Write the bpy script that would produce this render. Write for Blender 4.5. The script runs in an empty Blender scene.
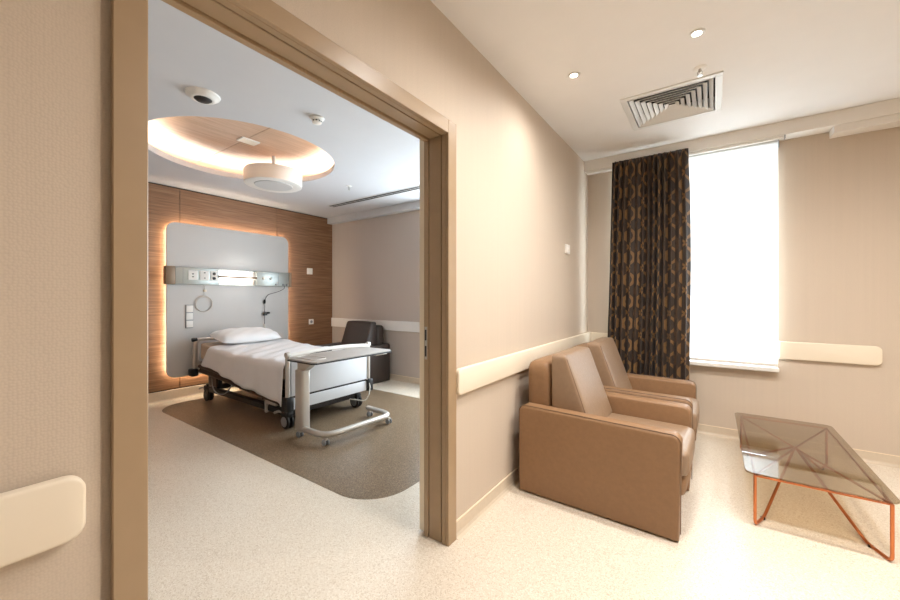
import bpy, bmesh, math, random
from mathutils import Vector, Matrix
random.seed(7)
S = bpy.context.scene
COL = S.collection
PI = math.pi

# ------------------------------------------------------------------ materials
def new_mat(name):
    m = bpy.data.materials.new(name); m.use_nodes = True
    nt = m.node_tree
    return m, nt, nt.nodes['Principled BSDF'], nt.nodes['Material Output']

def N(nt, t, **kw):
    n = nt.nodes.new(t)
    for k, v in kw.items(): setattr(n, k, v)
    return n

def coords(nt, scale=(1, 1, 1), kind='Object'):
    tc = N(nt, 'ShaderNodeTexCoord'); mp = N(nt, 'ShaderNodeMapping')
    mp.inputs['Scale'].default_value = scale
    nt.links.new(tc.outputs[kind], mp.inputs['Vector'])
    return mp.outputs['Vector']

def ramp(nt, fac, stops):
    r = N(nt, 'ShaderNodeValToRGB')
    while len(r.color_ramp.elements) < len(stops): r.color_ramp.elements.new(0.5)
    for e, (p, c) in zip(r.color_ramp.elements, stops):
        e.position = p; e.color = (*c, 1)
    nt.links.new(fac, r.inputs['Fac'])
    return r.outputs['Color']

def lin(r, g, b):
    f = lambda v: (v/255/12.92) if v/255 <= .04045 else ((v/255+.055)/1.055)**2.4
    return (f(r), f(g), f(b))

def mulc(c, k): return tuple(min(1, v*k) for v in c)

def simple(name, col, rough=.5, metal=0, var=.06, scale=6, bump=0, bscale=200, spec=.5):
    m, nt, b, o = new_mat(name)
    v = coords(nt)
    n = N(nt, 'ShaderNodeTexNoise'); n.inputs['Scale'].default_value = scale; n.inputs['Detail'].default_value = 3
    nt.links.new(v, n.inputs['Vector'])
    c = ramp(nt, n.outputs['Fac'], [(.3, mulc(col, 1-var)), (.7, mulc(col, 1+var))])
    nt.links.new(c, b.inputs['Base Color'])
    b.inputs['Roughness'].default_value = rough; b.inputs['Metallic'].default_value = metal
    b.inputs['Specular IOR Level'].default_value = spec
    if bump:
        n2 = N(nt, 'ShaderNodeTexNoise'); n2.inputs['Scale'].default_value = bscale; n2.inputs['Detail'].default_value = 2
        nt.links.new(v, n2.inputs['Vector'])
        bp = N(nt, 'ShaderNodeBump'); bp.inputs['Strength'].default_value = bump; bp.inputs['Distance'].default_value = .002
        nt.links.new(n2.outputs['Fac'], bp.inputs['Height']); nt.links.new(bp.outputs['Normal'], b.inputs['Normal'])
    return m

def emit(name, col, strength):
    m = bpy.data.materials.new(name); m.use_nodes = True; nt = m.node_tree
    nt.nodes.remove(nt.nodes['Principled BSDF'])
    e = N(nt, 'ShaderNodeEmission'); e.inputs['Color'].default_value = (*col, 1); e.inputs['Strength'].default_value = strength
    nt.links.new(e.outputs[0], nt.nodes['Material Output'].inputs['Surface'])
    return m

def mth(nt, op, a, b=None, c=None):
    n = N(nt, 'ShaderNodeMath', operation=op)
    for i, x in enumerate((a, b, c)):
        if x is None: continue
        if isinstance(x, (int, float)): n.inputs[i].default_value = x
        else: nt.links.new(x, n.inputs[i])
    return n.outputs[0]

def wallpaper(name, col, period=.0058, var=.05):
    m, nt, b, o = new_mat(name)
    tc = N(nt, 'ShaderNodeTexCoord'); sp = N(nt, 'ShaderNodeSeparateXYZ')
    nt.links.new(tc.outputs['Object'], sp.inputs[0])
    hcoord = mth(nt, 'ADD', sp.outputs[0], sp.outputs[1])
    # woven vinyl: offset rows of tiny raised threads
    cw = N(nt, 'ShaderNodeCombineXYZ')
    nt.links.new(mth(nt, 'MULTIPLY', hcoord, 1/period), cw.inputs[0]); nt.links.new(mth(nt, 'MULTIPLY', sp.outputs[2], 1/period), cw.inputs[1])
    vw = N(nt, 'ShaderNodeTexVoronoi'); vw.voronoi_dimensions = '2D'; vw.inputs['Scale'].default_value = 1; vw.inputs['Randomness'].default_value = .55
    nt.links.new(cw.outputs[0], vw.inputs['Vector'])
    w = mth(nt, 'SUBTRACT', 1, vw.outputs['Distance'])
    # long vertical streaks of the paper
    cx = N(nt, 'ShaderNodeCombineXYZ')
    nt.links.new(mth(nt, 'MULTIPLY', hcoord, 45), cx.inputs[0]); nt.links.new(mth(nt, 'MULTIPLY', sp.outputs[2], .6), cx.inputs[2])
    n = N(nt, 'ShaderNodeTexNoise'); n.inputs['Scale'].default_value = 1; n.inputs['Detail'].default_value = 4
    nt.links.new(cx.outputs[0], n.inputs['Vector'])
    f = mth(nt, 'ADD', mth(nt, 'MULTIPLY', w, .7), mth(nt, 'MULTIPLY', n.outputs['Fac'], .5))
    cc = ramp(nt, f, [(.25, mulc(col, 1-var)), (.85, mulc(col, 1+var*.6))])
    nt.links.new(cc, b.inputs['Base Color']); b.inputs['Roughness'].default_value = .62
    b.inputs['Specular IOR Level'].default_value = .3
    bp = N(nt, 'ShaderNodeBump'); bp.inputs['Strength'].default_value = .35; bp.inputs['Distance'].default_value = .001
    nt.links.new(w, bp.inputs['Height']); nt.links.new(bp.outputs['Normal'], b.inputs['Normal'])
    return m

def terrazzo(name, dark, mid, light, rough=.32, scale=170, spec=.4):
    m, nt, b, o = new_mat(name)
    v = coords(nt)
    vo = N(nt, 'ShaderNodeTexVoronoi'); vo.inputs['Scale'].default_value = scale
    nt.links.new(v, vo.inputs['Vector'])
    sp = N(nt, 'ShaderNodeSeparateColor'); nt.links.new(vo.outputs['Color'], sp.inputs[0])
    n = N(nt, 'ShaderNodeTexNoise'); n.inputs['Scale'].default_value = 2.5; nt.links.new(v, n.inputs['Vector'])
    f = mth(nt, 'ADD', sp.outputs[0], mth(nt, 'MULTIPLY', mth(nt, 'SUBTRACT', n.outputs['Fac'], .5), .15))
    c = ramp(nt, f, [(.0, dark), (.3, mid), (.75, mid), (1., light)])
    nt.links.new(c, b.inputs['Base Color']); b.inputs['Roughness'].default_value = rough
    b.inputs['Specular IOR Level'].default_value = spec
    return m

def wood(name, c1, c2, c3, grain=(1.2, 1.2, 38), rough=.42):
    m, nt, b, o = new_mat(name)
    v = coords(nt, grain)
    n = N(nt, 'ShaderNodeTexNoise'); n.inputs['Scale'].default_value = 2.2; n.inputs['Detail'].default_value = 6; n.inputs['Distortion'].default_value = .4
    nt.links.new(v, n.inputs['Vector'])
    c = ramp(nt, n.outputs['Fac'], [(.32, c1), (.5, c2), (.68, c3)])
    nt.links.new(c, b.inputs['Base Color']); b.inputs['Roughness'].default_value = rough
    return m

def curtain_mat():
    m, nt, b, o = new_mat('patterned_curtain_cloth')
    tc = N(nt, 'ShaderNodeTexCoord'); sp = N(nt, 'ShaderNodeSeparateXYZ')
    nt.links.new(tc.outputs['UV'], sp.inputs[0])
    u, v = sp.outputs[0], sp.outputs[1]          # metres along the cloth
    P, L = .30, .42
    vv = mth(nt, 'MULTIPLY', v, 2*PI/L)
    wob = mth(nt, 'MULTIPLY', mth(nt, 'SINE', vv), .30)
    def band(sign, off, w):
        x = mth(nt, 'ADD', mth(nt, 'MULTIPLY', u, 1/P), mth(nt, 'ADD', mth(nt, 'MULTIPLY', wob, sign), off))
        fr = mth(nt, 'ABSOLUTE', mth(nt, 'SUBTRACT', mth(nt, 'FRACT', x), .5))
        return mth(nt, 'LESS_THAN', fr, w)
    gold = mth(nt, 'MAXIMUM', band(1, 0, .05), band(-1, 0, .05))
    brown = mth(nt, 'MAXIMUM', band(.55, .5, .06), band(-.55, .5, .06))
    nz = N(nt, 'ShaderNodeTexNoise'); nz.inputs['Scale'].default_value = 60; nt.links.new(tc.outputs['UV'], nz.inputs['Vector'])
    mx = N(nt, 'ShaderNodeMix', data_type='RGBA'); mx.inputs['A'].default_value = (*lin(50, 38, 29), 1); mx.inputs['B'].default_value = (*lin(74, 54, 36), 1)
    nt.links.new(brown, mx.inputs['Factor'])
    m2 = N(nt, 'ShaderNodeMix', data_type='RGBA'); m2.inputs['B'].default_value = (*lin(136, 100, 58), 1)
    nt.links.new(mx.outputs['Result'], m2.inputs['A'])
    nt.links.new(mth(nt, 'MULTIPLY', gold, mth(nt, 'ADD', mth(nt, 'MULTIPLY', nz.outputs['Fac'], .5), .55)), m2.inputs['Factor'])
    nt.links.new(m2.outputs['Result'], b.inputs['Base Color'])
    b.inputs['Roughness'].default_value = .6; b.inputs['Sheen Weight'].default_value = .15
    return m

def glass_mat(name, tint, refl=1.0, rough=0.0):
    m = bpy.data.materials.new(name); m.use_nodes = True; nt = m.node_tree
    nt.nodes.remove(nt.nodes['Principled BSDF'])
    t = N(nt, 'ShaderNodeBsdfTransparent'); t.inputs[0].default_value = (*tint, 1)
    g = N(nt, 'ShaderNodeBsdfGlossy'); g.inputs['Roughness'].default_value = rough
    fr = N(nt, 'ShaderNodeFresnel'); fr.inputs['IOR'].default_value = 1.5
    # faint smoky mottling keeps the tint procedural
    n = N(nt, 'ShaderNodeTexNoise'); n.inputs['Scale'].default_value = 3
    c = ramp(nt, n.outputs['Fac'], [(.3, mulc(tint, .98)), (.7, mulc(tint, 1.02))]); nt.links.new(c, t.inputs[0])
    mx = N(nt, 'ShaderNodeMixShader')
    ge = N(nt, 'ShaderNodeNewGeometry')
    front = mth(nt, 'SUBTRACT', 1, ge.outputs['Backfacing'])
    nt.links.new(mth(nt, 'MULTIPLY', mth(nt, 'MULTIPLY', fr.outputs[0], refl), front), mx.inputs[0]); nt.links.new(t.outputs[0], mx.inputs[1]); nt.links.new(g.outputs[0], mx.inputs[2])
    nt.links.new(mx.outputs[0], nt.nodes['Material Output'].inputs['Surface'])
    return m

def blind_mat():
    m = bpy.data.materials.new('white_blind_cloth'); m.use_nodes = True; nt = m.node_tree
    nt.nodes.remove(nt.nodes['Principled BSDF'])
    d = N(nt, 'ShaderNodeBsdfDiffuse'); t = N(nt, 'ShaderNodeBsdfTranslucent')
    n = N(nt, 'ShaderNodeTexNoise'); n.inputs['Scale'].default_value = 300
    nt.links.new(coords(nt), n.inputs['Vector'])
    c = ramp(nt, n.outputs['Fac'], [(.3, (.82, .81, .78)), (.7, (.88, .87, .85))])
    nt.links.new(c, d.inputs[0]); nt.links.new(c, t.inputs[0])
    mx = N(nt, 'ShaderNodeMixShader'); mx.inputs[0].default_value = .5
    nt.links.new(d.outputs[0], mx.inputs[1]); nt.links.new(t.outputs[0], mx.inputs[2])
    nt.links.new(mx.outputs[0], nt.nodes['Material Output'].inputs['Surface'])
    return m

M = dict(
    paper=wallpaper('beige_woven_wallpaper', lin(207, 191, 173), period=.0058, var=.06),
    paper_inner=wallpaper('grey_beige_wallpaper', lin(192, 180, 171)),
    ceiling=simple('white_ceiling_paint', lin(236, 233, 230), .8, var=.01),
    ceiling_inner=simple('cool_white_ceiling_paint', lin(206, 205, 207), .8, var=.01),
    cornice=simple('white_cornice_paint', lin(236, 230, 222), .6, var=.01),
    floor=terrazzo('speckled_beige_vinyl_floor', lin(198, 180, 156), lin(224, 211, 193), lin(238, 229, 215), scale=240),
    inlay=terrazzo('speckled_taupe_vinyl_inlay', lin(92, 73, 52), lin(130, 109, 86), lin(170, 151, 128), scale=240),
    skirt=simple('beige_cove_skirting', lin(214, 198, 176), .45, var=.03, scale=60),
    skirtcap=simple('pale_skirting_cap', lin(240, 222, 196), .4, var=.01),
    frame=simple('taupe_lacquered_frame', lin(168, 142, 111), .36, var=.025, scale=12),
    framedark=simple('dark_brown_frame_groove', lin(70, 48, 30), .6),
    rail=simple('cream_wall_guard_vinyl', lin(240, 226, 204), .45, var=.01),
    railgrey=simple('white_wall_guard_vinyl', lin(236, 232, 228), .45, var=.01),
    wood=wood('walnut_wall_veneer', lin(118, 84, 58), lin(138, 100, 71), lin(154, 116, 86)),
    woodceil=wood('pale_wood_cove_veneer', lin(188, 156, 130), lin(200, 168, 142), lin(210, 180, 156), grain=(30, 1.4, 1.4)),
    gap=simple('dark_panel_gap', lin(40, 28, 20), .8),
    leather=simple('tan_upholstery', lin(145, 111, 80), .46, var=.05, scale=40, bump=.25, bscale=420, spec=.4),
    leathersit=simple('tan_cushion_upholstery', lin(146, 120, 96), .36, var=.05, scale=40, bump=.25, bscale=420, spec=.65),
    seam=simple('brown_piping', lin(116, 91, 69), .5),
    darkleather=simple('dark_brown_upholstery', lin(58, 47, 42), .42, var=.08, scale=30, bump=.2, bscale=400),
    darkseam=simple('dark_piping', lin(40, 32, 28), .5),
    plinth=simple('dark_plinth', lin(45, 34, 26), .7),
    copper=simple('copper_rod', lin(206, 128, 84), .28, 1, var=.03),
    tglass=glass_mat('bronze_tinted_glass', (.67, .605, .50), 1.7),
    wglass=glass_mat('clear_window_glass', (.97, .98, .98)),
    blind=blind_mat(),
    curtain=curtain_mat(),
    white=simple('white_plastic', lin(236, 232, 226), .4, var=.01),
    cream=simple('cream_plastic', lin(238, 224, 200), .45, var=.01),
    alu=simple('white_aluminium', lin(226, 224, 220), .4, .0, var=.01),
    steel=simple('brushed_steel', lin(196, 192, 186), .32, .85, var=.04, scale=20),
    satin=simple('satin_silver_paint', lin(205, 198, 190), .35, .35, var=.03),
    black=simple('black_plastic', lin(26, 25, 26), .45),
    darkmetal=simple('dark_grey_metal', lin(52, 48, 46), .45, .5),
    bronze=simple('dark_brown_bed_metal', lin(72, 54, 44), .4, .5),
    grey=simple('grey_plastic', lin(150, 152, 156), .45),
    panel=simple('pale_grey_headboard_laminate', lin(208, 206, 204), .5, var=.01),
    medrail=simple('brushed_aluminium_rail', lin(176, 180, 176), .35, .55, var=.04, scale=8),
    medend=simple('taupe_rail_cap', lin(128, 106, 84), .4, .3),
    linen=simple('white_linen', lin(238, 236, 236), .85, var=.015, bump=.3, bscale=500),
    mattress=simple('beige_mattress_cover', lin(196, 172, 150), .7),
    bedpanel=simple('white_grey_bed_panel', lin(222, 224, 228), .4, var=.01),
    tabletop=simple('warm_grey_tabletop', lin(190, 184, 178), .45, var=.02),
    lens=emit('downlight_lens', (1, .93, .82), 60),
    led=emit('warm_led_strip', (1, .84, .64), 42),
    cove=emit('cove_led_strip', (1, .88, .75), 70),
    headlamp=emit('reading_lamp_diffuser', (1, .93, .84), 75),
    sky=None,
)

# ------------------------------------------------------------------ mesh helpers
def obj(name, bm, mat, parent=None, smooth=True, angle=35):
    bmesh.ops.recalc_face_normals(bm, faces=bm.faces[:])
    me = bpy.data.meshes.new(name); bm.to_mesh(me); bm.free()
    mats = mat if isinstance(mat, (list, tuple)) else [mat]
    for x in mats: me.materials.append(x)
    if smooth:
        me.polygons.foreach_set('use_smooth', [True]*len(me.polygons))
        me.set_sharp_from_angle(angle=math.radians(angle))
    o = bpy.data.objects.new(name, me); COL.objects.link(o)
    if parent: o.parent = parent
    return o

def thing(name, label, cat, loc=(0, 0, 0), rz=0, group=None):
    o = bpy.data.objects.new(name, None); COL.objects.link(o)
    o.empty_display_size = .1
    o.location = loc; o.rotation_euler = (0, 0, rz)
    return tag(o, label, cat, group)

def tag(o, label, cat, group=None):
    o['label'] = label; o['category'] = cat
    if group: o['group'] = group
    return o

def struct(name, bm, mat, smooth=True, label=None, cat=None):
    o = obj(name, bm, mat, smooth=smooth); o['kind'] = 'structure'
    if label: o['label'] = label
    if cat: o['category'] = cat
    return o

def B(): return bmesh.new()

def box(bm, x0, x1, y0, y1, z0, z1, bev=0, seg=2, mi=0, rot=None):
    t = bmesh.new()
    bmesh.ops.create_cube(t, size=1)
    for v in t.verts:
        v.co = Vector(((x0+x1)/2+v.co.x*(x1-x0), (y0+y1)/2+v.co.y*(y1-y0), (z0+z1)/2+v.co.z*(z1-z0)))
    if bev:
        bmesh.ops.bevel(t, geom=t.edges[:], offset=bev, segments=seg, profile=.5, affect='EDGES', clamp_overlap=True)
    if rot:
        ang, axis, piv = rot
        bmesh.ops.rotate(t, cent=Vector(piv), matrix=Matrix.Rotation(ang, 3, axis), verts=t.verts[:])
    return merge(bm, t, mi)

def merge(bm, t, mi=0):
    for f in t.faces: f.material_index = mi
    me = bpy.data.meshes.new('tmp'); t.to_mesh(me); t.free()
    bm.from_mesh(me); bpy.data.meshes.remove(me)
    return bm

def frame_axes(d):
    d = d.normalized()
    u = Vector((0, 0, 1)) if abs(d.z) < .9 else Vector((1, 0, 0))
    a = d.cross(u).normalized(); b = d.cross(a).normalized()
    return a, b

def fillet(pts, r, n=5, closed=False):
    pts = [Vector(p) for p in pts]; out = []
    L = len(pts)
    for i, p in enumerate(pts):
        if not closed and i in (0, L-1): out.append(p); continue
        a, c = pts[i-1], pts[(i+1) % L]
        d1 = (a-p); d2 = (c-p); k = min(r, d1.length*.49, d2.length*.49)
        s, e = p+d1.normalized()*k, p+d2.normalized()*k
        for j in range(n+1):
            t = j/n; out.append(s*(1-t)**2+p*2*t*(1-t)+e*t*t)
    return out

def tube(bm, pts, r, seg=12, closed=False, fil=0, flat=1.0, mi=0):
    if fil: pts = fillet(pts, fil, closed=closed)
    pts = [Vector(p) for p in pts]; n = len(pts); rings = []
    t = bmesh.new(); prev = None
    for i, p in enumerate(pts):
        if closed: d = pts[(i+1) % n]-pts[i-1]
        else: d = pts[min(i+1, n-1)]-pts[max(i-1, 0)]
        d.normalize()
        if prev is None: a, b = frame_axes(d)
        else:
            a = (prev-d*prev.dot(d)).normalized(); b = d.cross(a).normalized()
        prev = a
        rings.append([t.verts.new(p+(a*math.cos(2*PI*k/seg)+b*math.sin(2*PI*k/seg)*flat)*r) for k in range(seg)])
    for i in range(n if closed else n-1):
        A, C = rings[i], rings[(i+1) % n]
        for k in range(seg): t.faces.new((A[k], A[(k+1) % seg], C[(k+1) % seg], C[k]))
    if not closed:
        t.faces.new(rings[0][::-1]); t.faces.new(rings[-1])
    return merge(bm, t, mi)

def lathe(bm, prof, seg=32, loc=(0, 0, 0), axis='Z', mi=0):
    """prof: (radius, height) pairs from bottom to top."""
    t = bmesh.new(); rings = []
    for r, z in prof:
        if r < 1e-6: rings.append([t.verts.new((0, 0, z))])
        else: rings.append([t.verts.new((r*math.cos(2*PI*k/seg), r*math.sin(2*PI*k/seg), z)) for k in range(seg)])
    for A, C in zip(rings, rings[1:]):
        for k in range(seg):
            q = [A[k % len(A)], A[(k+1) % len(A)], C[(k+1) % len(C)], C[k % len(C)]]
            u = []
            for v in q:
                if v not in u: u.append(v)
            if len(u) > 2: t.faces.new(u)
    if axis == 'X': bmesh.ops.rotate(t, cent=(0, 0, 0), matrix=Matrix.Rotation(PI/2, 3, 'Y'), verts=t.verts[:])
    if axis == 'Y': bmesh.ops.rotate(t, cent=(0, 0, 0), matrix=Matrix.Rotation(-PI/2, 3, 'X'), verts=t.verts[:])
    bmesh.ops.translate(t, vec=Vector(loc), verts=t.verts[:])
    return merge(bm, t, mi)

def rrect(a0, a1, b0, b1, r, n=8, corners=(1, 1, 1, 1)):
    """rounded rectangle outline; corners: (a0b0, a1b0, a1b1, a0b1)"""
    pts = []
    for (cx, cy, st, c) in ((a0, b0, PI, corners[0]), (a1, b0, 1.5*PI, corners[1]), (a1, b1, 0, corners[2]), (a0, b1, .5*PI, corners[3])):
        rr = r*c
        if rr <= 0: pts.append((cx, cy)); continue
        ox = cx+rr if cx == a0 else cx-rr
        oy = cy+rr if cy == b0 else cy-rr
        for k in range(n+1):
            an = st+.5*PI*k/n
            pts.append((ox+rr*math.cos(an), oy+rr*math.sin(an)))
    return pts

def prism(bm, pts, h0, h1, axis='Z', bev=0, seg=2, mi=0):
    """extrude a 2D outline between h0 and h1 along axis.  X: pts=(y,z); Y: pts=(x,z); Z: pts=(x,y)"""
    def P(a, b, h):
        return {'X': (h, a, b), 'Y': (a, h, b), 'Z': (a, b, h)}[axis]
    t = bmesh.new()
    A = [t.verts.new(P(a, b, h0)) for a, b in pts]; C = [t.verts.new(P(a, b, h1)) for a, b in pts]
    n = len(pts)
    t.faces.new(A); t.faces.new(C[::-1])
    for k in range(n): t.faces.new((A[k], A[(k+1) % n], C[(k+1) % n], C[k]))
    bmesh.ops.recalc_face_normals(t, faces=t.faces[:])
    if bev:
        eds = [e for e in t.edges if (e.verts[0] in A) == (e.verts[1] in A)]
        As, Cs = set(A), set(C)
        eds = [e for e in t.edges if (e.verts[0] in As and e.verts[1] in As) or (e.verts[0] in Cs and e.verts[1] in Cs)]
        bmesh.ops.bevel(t, geom=eds, offset=bev, segments=seg, profile=.5, affect='EDGES', clamp_overlap=True)
    return merge(bm, t, mi)

def cushion(bm, x0, x1, y0, y1, z0, z1, r=.03, puff=.012, n=9, fn=None, mi=0):
    """rounded soft block, gently crowned; fn maps a point afterwards"""
    t = bmesh.new()
    bmesh.ops.create_cube(t, size=2)
    bmesh.ops.subdivide_edges(t, edges=t.edges[:], cuts=n, use_grid_fill=True)
    c = Vector(((x0+x1)/2, (y0+y1)/2, (z0+z1)/2)); hs = Vector(((x1-x0)/2, (y1-y0)/2, (z1-z0)/2))
    for v in t.verts:
        u = v.co.copy()
        # push grid lines to the rim so the rounding has geometry
        w = Vector([math.copysign(abs(a)**.6, a) for a in u])
        p = Vector((w.x*hs.x, w.y*hs.y, w.z*hs.z))
        q = Vector([max(-h+r, min(h-r, a)) for a, h in zip(p, hs)])
        d = p-q
        if d.length > 1e-9: p = q+d.normalized()*r if d.length > r or True else p
        for i in range(3):
            j, k = (i+1) % 3, (i+2) % 3
            if abs(abs(u[i])-1) < 1e-4:
                p[i] += math.copysign(puff*(1-w[j]**2)*(1-w[k]**2), u[i])
        v.co = p+c
    if fn:
        for v in t.verts: v.co = Vector(fn(v.co))
    return merge(bm, t, mi)

# ------------------------------------------------------------------ dimensions
XP, XB = -1.10, -1.222          # partition faces
YW = 4.15                      # window wall
H1, H2 = 2.66, 2.60            # ceilings
XW = -5.40                     # wood wall
XR, YB = 2.7, -2.2             # unseen walls of the sitting room
YN = -.7                       # unseen near wall of the patient room
DY0, DY1, DZ = .3135, 1.53, 2.07   # clear door opening

# ------------------------------------------------------------------ shell
bm = B(); box(bm, XW-.2, XR+.2, YB-.2, YW+.3, -.1, 0); struct('floor', bm, M['floor'], False)
bm = B(); prism(bm, rrect(-5.16, -1.63, 1.54, 3.57, .30, 14), 0, .0016, bev=.0006, seg=1)
struct('floor_inlay', bm, M['inlay'], False)

# partition with the door opening
bm = B()
box(bm, XB, XP, YB-.2, .233, 0, H1+.05)
box(bm, XB, XP-.009, .233, DY0-.05, 0, DZ+.06); box(bm, XB, XP, .233, DY0-.05, DZ+.06, H1+.05)
box(bm, XB, XP, DY1+.05, YW, 0, H1+.05)
box(bm, XB, XP, DY0-.05, DY1+.05, DZ+.05, H1+.05)
struct('wall_left', bm, M['paper'], False)

# window wall with two openings
WX0, WX1, WZ0, WZ1 = -.80, .432, .665, 2.50
QX0, QX1, QZ0, QZ1 = -3.30, -1.40, .40, 2.46
bm = B(); y0, y1 = YW, YW+.25
box(bm, XP-.07, WX0, y0, y1, 0, H1+.05); box(bm, WX1, XR+.2, y0, y1, 0, H1+.05)
box(bm, WX0, WX1, y0, y1, 0, WZ0); box(bm, WX0, WX1, y0, y1, WZ1, H1+.05)
struct('wall_front', bm, M['paper'], False)
bm = B()
box(bm, XW-.2, QX0, y0, y1, 0, H1+.05); box(bm, QX1, XP-.07, y0, y1, 0, H1+.05)
box(bm, QX0, QX1, y0, y1, 0, QZ0); box(bm, QX0, QX1, y0, y1, QZ1, H1+.05)
struct('wall_front_inner', bm, M['paper_inner'], False)
bm = B(); box(bm, XR, XR+.2, YB, YW, 0, H1+.05); struct('wall_right', bm, M['paper'], False)
bm = B(); box(bm, XB, XR+.2, YB-.2, YB, 0, H1+.05); struct('wall_back', bm, M['paper'], False)
bm = B(); box(bm, XW-.2, XB, YN-.2, YN, 0, H1+.05); struct('wall_back_inner', bm, M['paper_inner'], False)

# wood panelled wall: dark backing and veneer boards with fine gaps
bm = B(); box(bm, XW-.2, XW-.02, YN-.2, YW, 0, H1+.3, mi=1)
seams = [YN, -.62, .62, 1.88, 3.14, YW]
for a, b in zip(seams, seams[1:]):
    box(bm, XW-.021, XW, a+.003, b-.003, .13, H2-.016, mi=0)
struct('wall_far', bm, [M['wood'], M['gap']], False)

# ceilings
AX, AY, AS = -.247, 3.19, .30      # air diffuser
def wobj(name, bm, mat, parent, **k):
    """part built in room coordinates: shift into its thing's frame"""
    off = Vector((0, 0, 0)); p = parent
    while p: off += p.location; p = p.parent
    bmesh.ops.translate(bm, vec=-off, verts=bm.verts[:])
    return obj(name, bm, mat, parent, **k)

def copy_tree(o, parent=None):
    c = o.copy(); COL.objects.link(c)
    if parent: c.parent = parent
    for ch in list(o.children): copy_tree(ch, c)
    return c

bm = B(); z0, z1 = H1, H1+.12
g = AS-.02
box(bm, XB, AX-g, YB-.2, YW+.25, z0, z1); box(bm, AX+g, XR+.2, YB-.2, YW+.25, z0, z1)
box(bm, AX-g, AX+g, YB-.2, AY-g, z0, z1); box(bm, AX-g, AX+g, AY+g, YW+.25, z0, z1)
box(bm, AX-g-.02, AX+g+.02, AY-g-.02, AY+g+.02, z1, z1+.02)
struct('ceiling', bm, M['ceiling'], False)

# patient room ceiling: sheet with a round opening, lip, trough and trough wall
CX, CY, CR, CO = -3.68, 1.83, .812, 1.30
bm = B()
def ring_to_rect(bm, n=96):
    x0, x1, ya, yb = XW-.02, XB, YN-.2, YW
    ang = [2*PI*k/n for k in range(n)]+[math.atan2(b-CY, a-CX) % (2*PI) for a in (x0, x1) for b in (ya, yb)]
    ang.sort(); inn, out = [], []
    for t in ang:
        c, s = math.cos(t), math.sin(t)
        k = min(((x1-CX)/c if c > 1e-9 else 1e9), ((x0-CX)/c if c < -1e-9 else 1e9), ((yb-CY)/s if s > 1e-9 else 1e9), ((ya-CY)/s if s < -1e-9 else 1e9))
        inn.append(bm.verts.new((CX+CR*c, CY+CR*s, H2))); out.append(bm.verts.new((CX+k*c, CY+k*s, H2)))
    for i in range(len(ang)):
        j = (i+1) % len(ang); bm.faces.new((inn[i], inn[j], out[j], out[i]))
ring_to_rect(bm)
lathe(bm, [(CR, H2), (CR, H2+.055), (CR+.015, H2+.055), (CR+.015, H2+.02), (CO, H2+.02), (CO, H2+.20)], 96, (CX, CY, 0))
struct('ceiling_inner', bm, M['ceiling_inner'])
# pale veneer quadrants closing the recess, dark joints between
ZV = H2+.17
bm = B()
for qa in range(4):
    sx, sy = ((1, 1), (-1, 1), (-1, -1), (1, -1))[qa]
    pts = [(CX+sx*.003, CY+sy*.003)]
    for k in range(25):
        t = (qa*PI/2)+PI/2*k/24
        pts.append((CX+sx*.003+CO*.995*math.cos(t), CY+sy*.003+CO*.995*math.sin(t)))
    prism(bm, pts, ZV, ZV+.012, mi=0)
lathe(bm, [(0, ZV+.013), (CO, ZV+.013), (CO, ZV+.03), (0, ZV+.03)], 64, (CX, CY, 0), mi=1)
struct('ceiling_cove', bm, [M['woodceil'], M['gap']], False)
bm = B(); lathe(bm, [(CR+.07, H2+.024), (CR+.07, H2+.036), (CR+.10, H2+.036), (CR+.10, H2+.024)], 96, (CX, CY, 0))
tag(obj('cove_light_strip', bm, M['cove']), 'warm glowing light strip hidden round the rim of the ceiling recess', 'light strip')

# cornices
bm = B(); box(bm, XP, XR, 4.0, YW, 2.553, H1, .003, 1); struct('trim_1', bm, M['cornice'], False)
bm = B(); box(bm, .752, XR, 4.012, YW, 2.50, 2.556, .003, 1); struct('trim_2', bm, M['cornice'], False)
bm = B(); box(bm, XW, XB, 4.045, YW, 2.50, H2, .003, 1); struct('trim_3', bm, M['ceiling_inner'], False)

# cove skirtings
SK = [(0, 0), (.03, 0), (.016, .006), (.009, .02), (.007, .078), (0, .078)]
def skirt(name, p0, p1, nrm):
    bm = B(); d = Vector(p1)-Vector(p0)
    for prof, mi in ((SK, 0), ([(0, .078), (.008, .078), (.008, .083), (0, .083)], 1)):
        t = bmesh.new()
        A = [t.verts.new((p0[0]+nrm[0]*a, p0[1]+nrm[1]*a, z)) for a, z in prof]
        C = [t.verts.new((p1[0]+nrm[0]*a, p1[1]+nrm[1]*a, z)) for a, z in prof]
        n = len(prof); t.faces.new(A); t.faces.new(C[::-1])
        for k in range(n): t.faces.new((A[k], A[(k+1) % n], C[(k+1) % n], C[k]))
        bmesh.ops.recalc_face_normals(t, faces=t.faces[:]); merge(bm, t, mi)
    struct(name, bm, [M['skirt'], M['skirtcap']], False)
skirt('baseboard_left', (XP, DY1+.072), (XP, YW), (1, 0))
skirt('baseboard_left_near', (XP, YB), (XP, .233), (1, 0))
skirt('baseboard_front', (XP, YW), (XR, YW), (0, -1))
skirt('baseboard_right', (XR, YB), (XR, YW), (-1, 0))
skirt('baseboard_back', (XP, YB), (XR, YB), (0, 1))
skirt('baseboard_inner_front', (XW, YW), (XB, YW), (0, -1))
skirt('baseboard_inner_back', (XW, YN), (XB, YN), (0, 1))
bm = B()
prism(bm, [(XW-.02, 0), (XW+.045, 0), (XW+.03, .006), (XW+.022, .02), (XW+.018, .118), (XW-.02, .118)], YN, YW, 'Y')
struct('baseboard_far', bm, M['skirt'], False)

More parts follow.
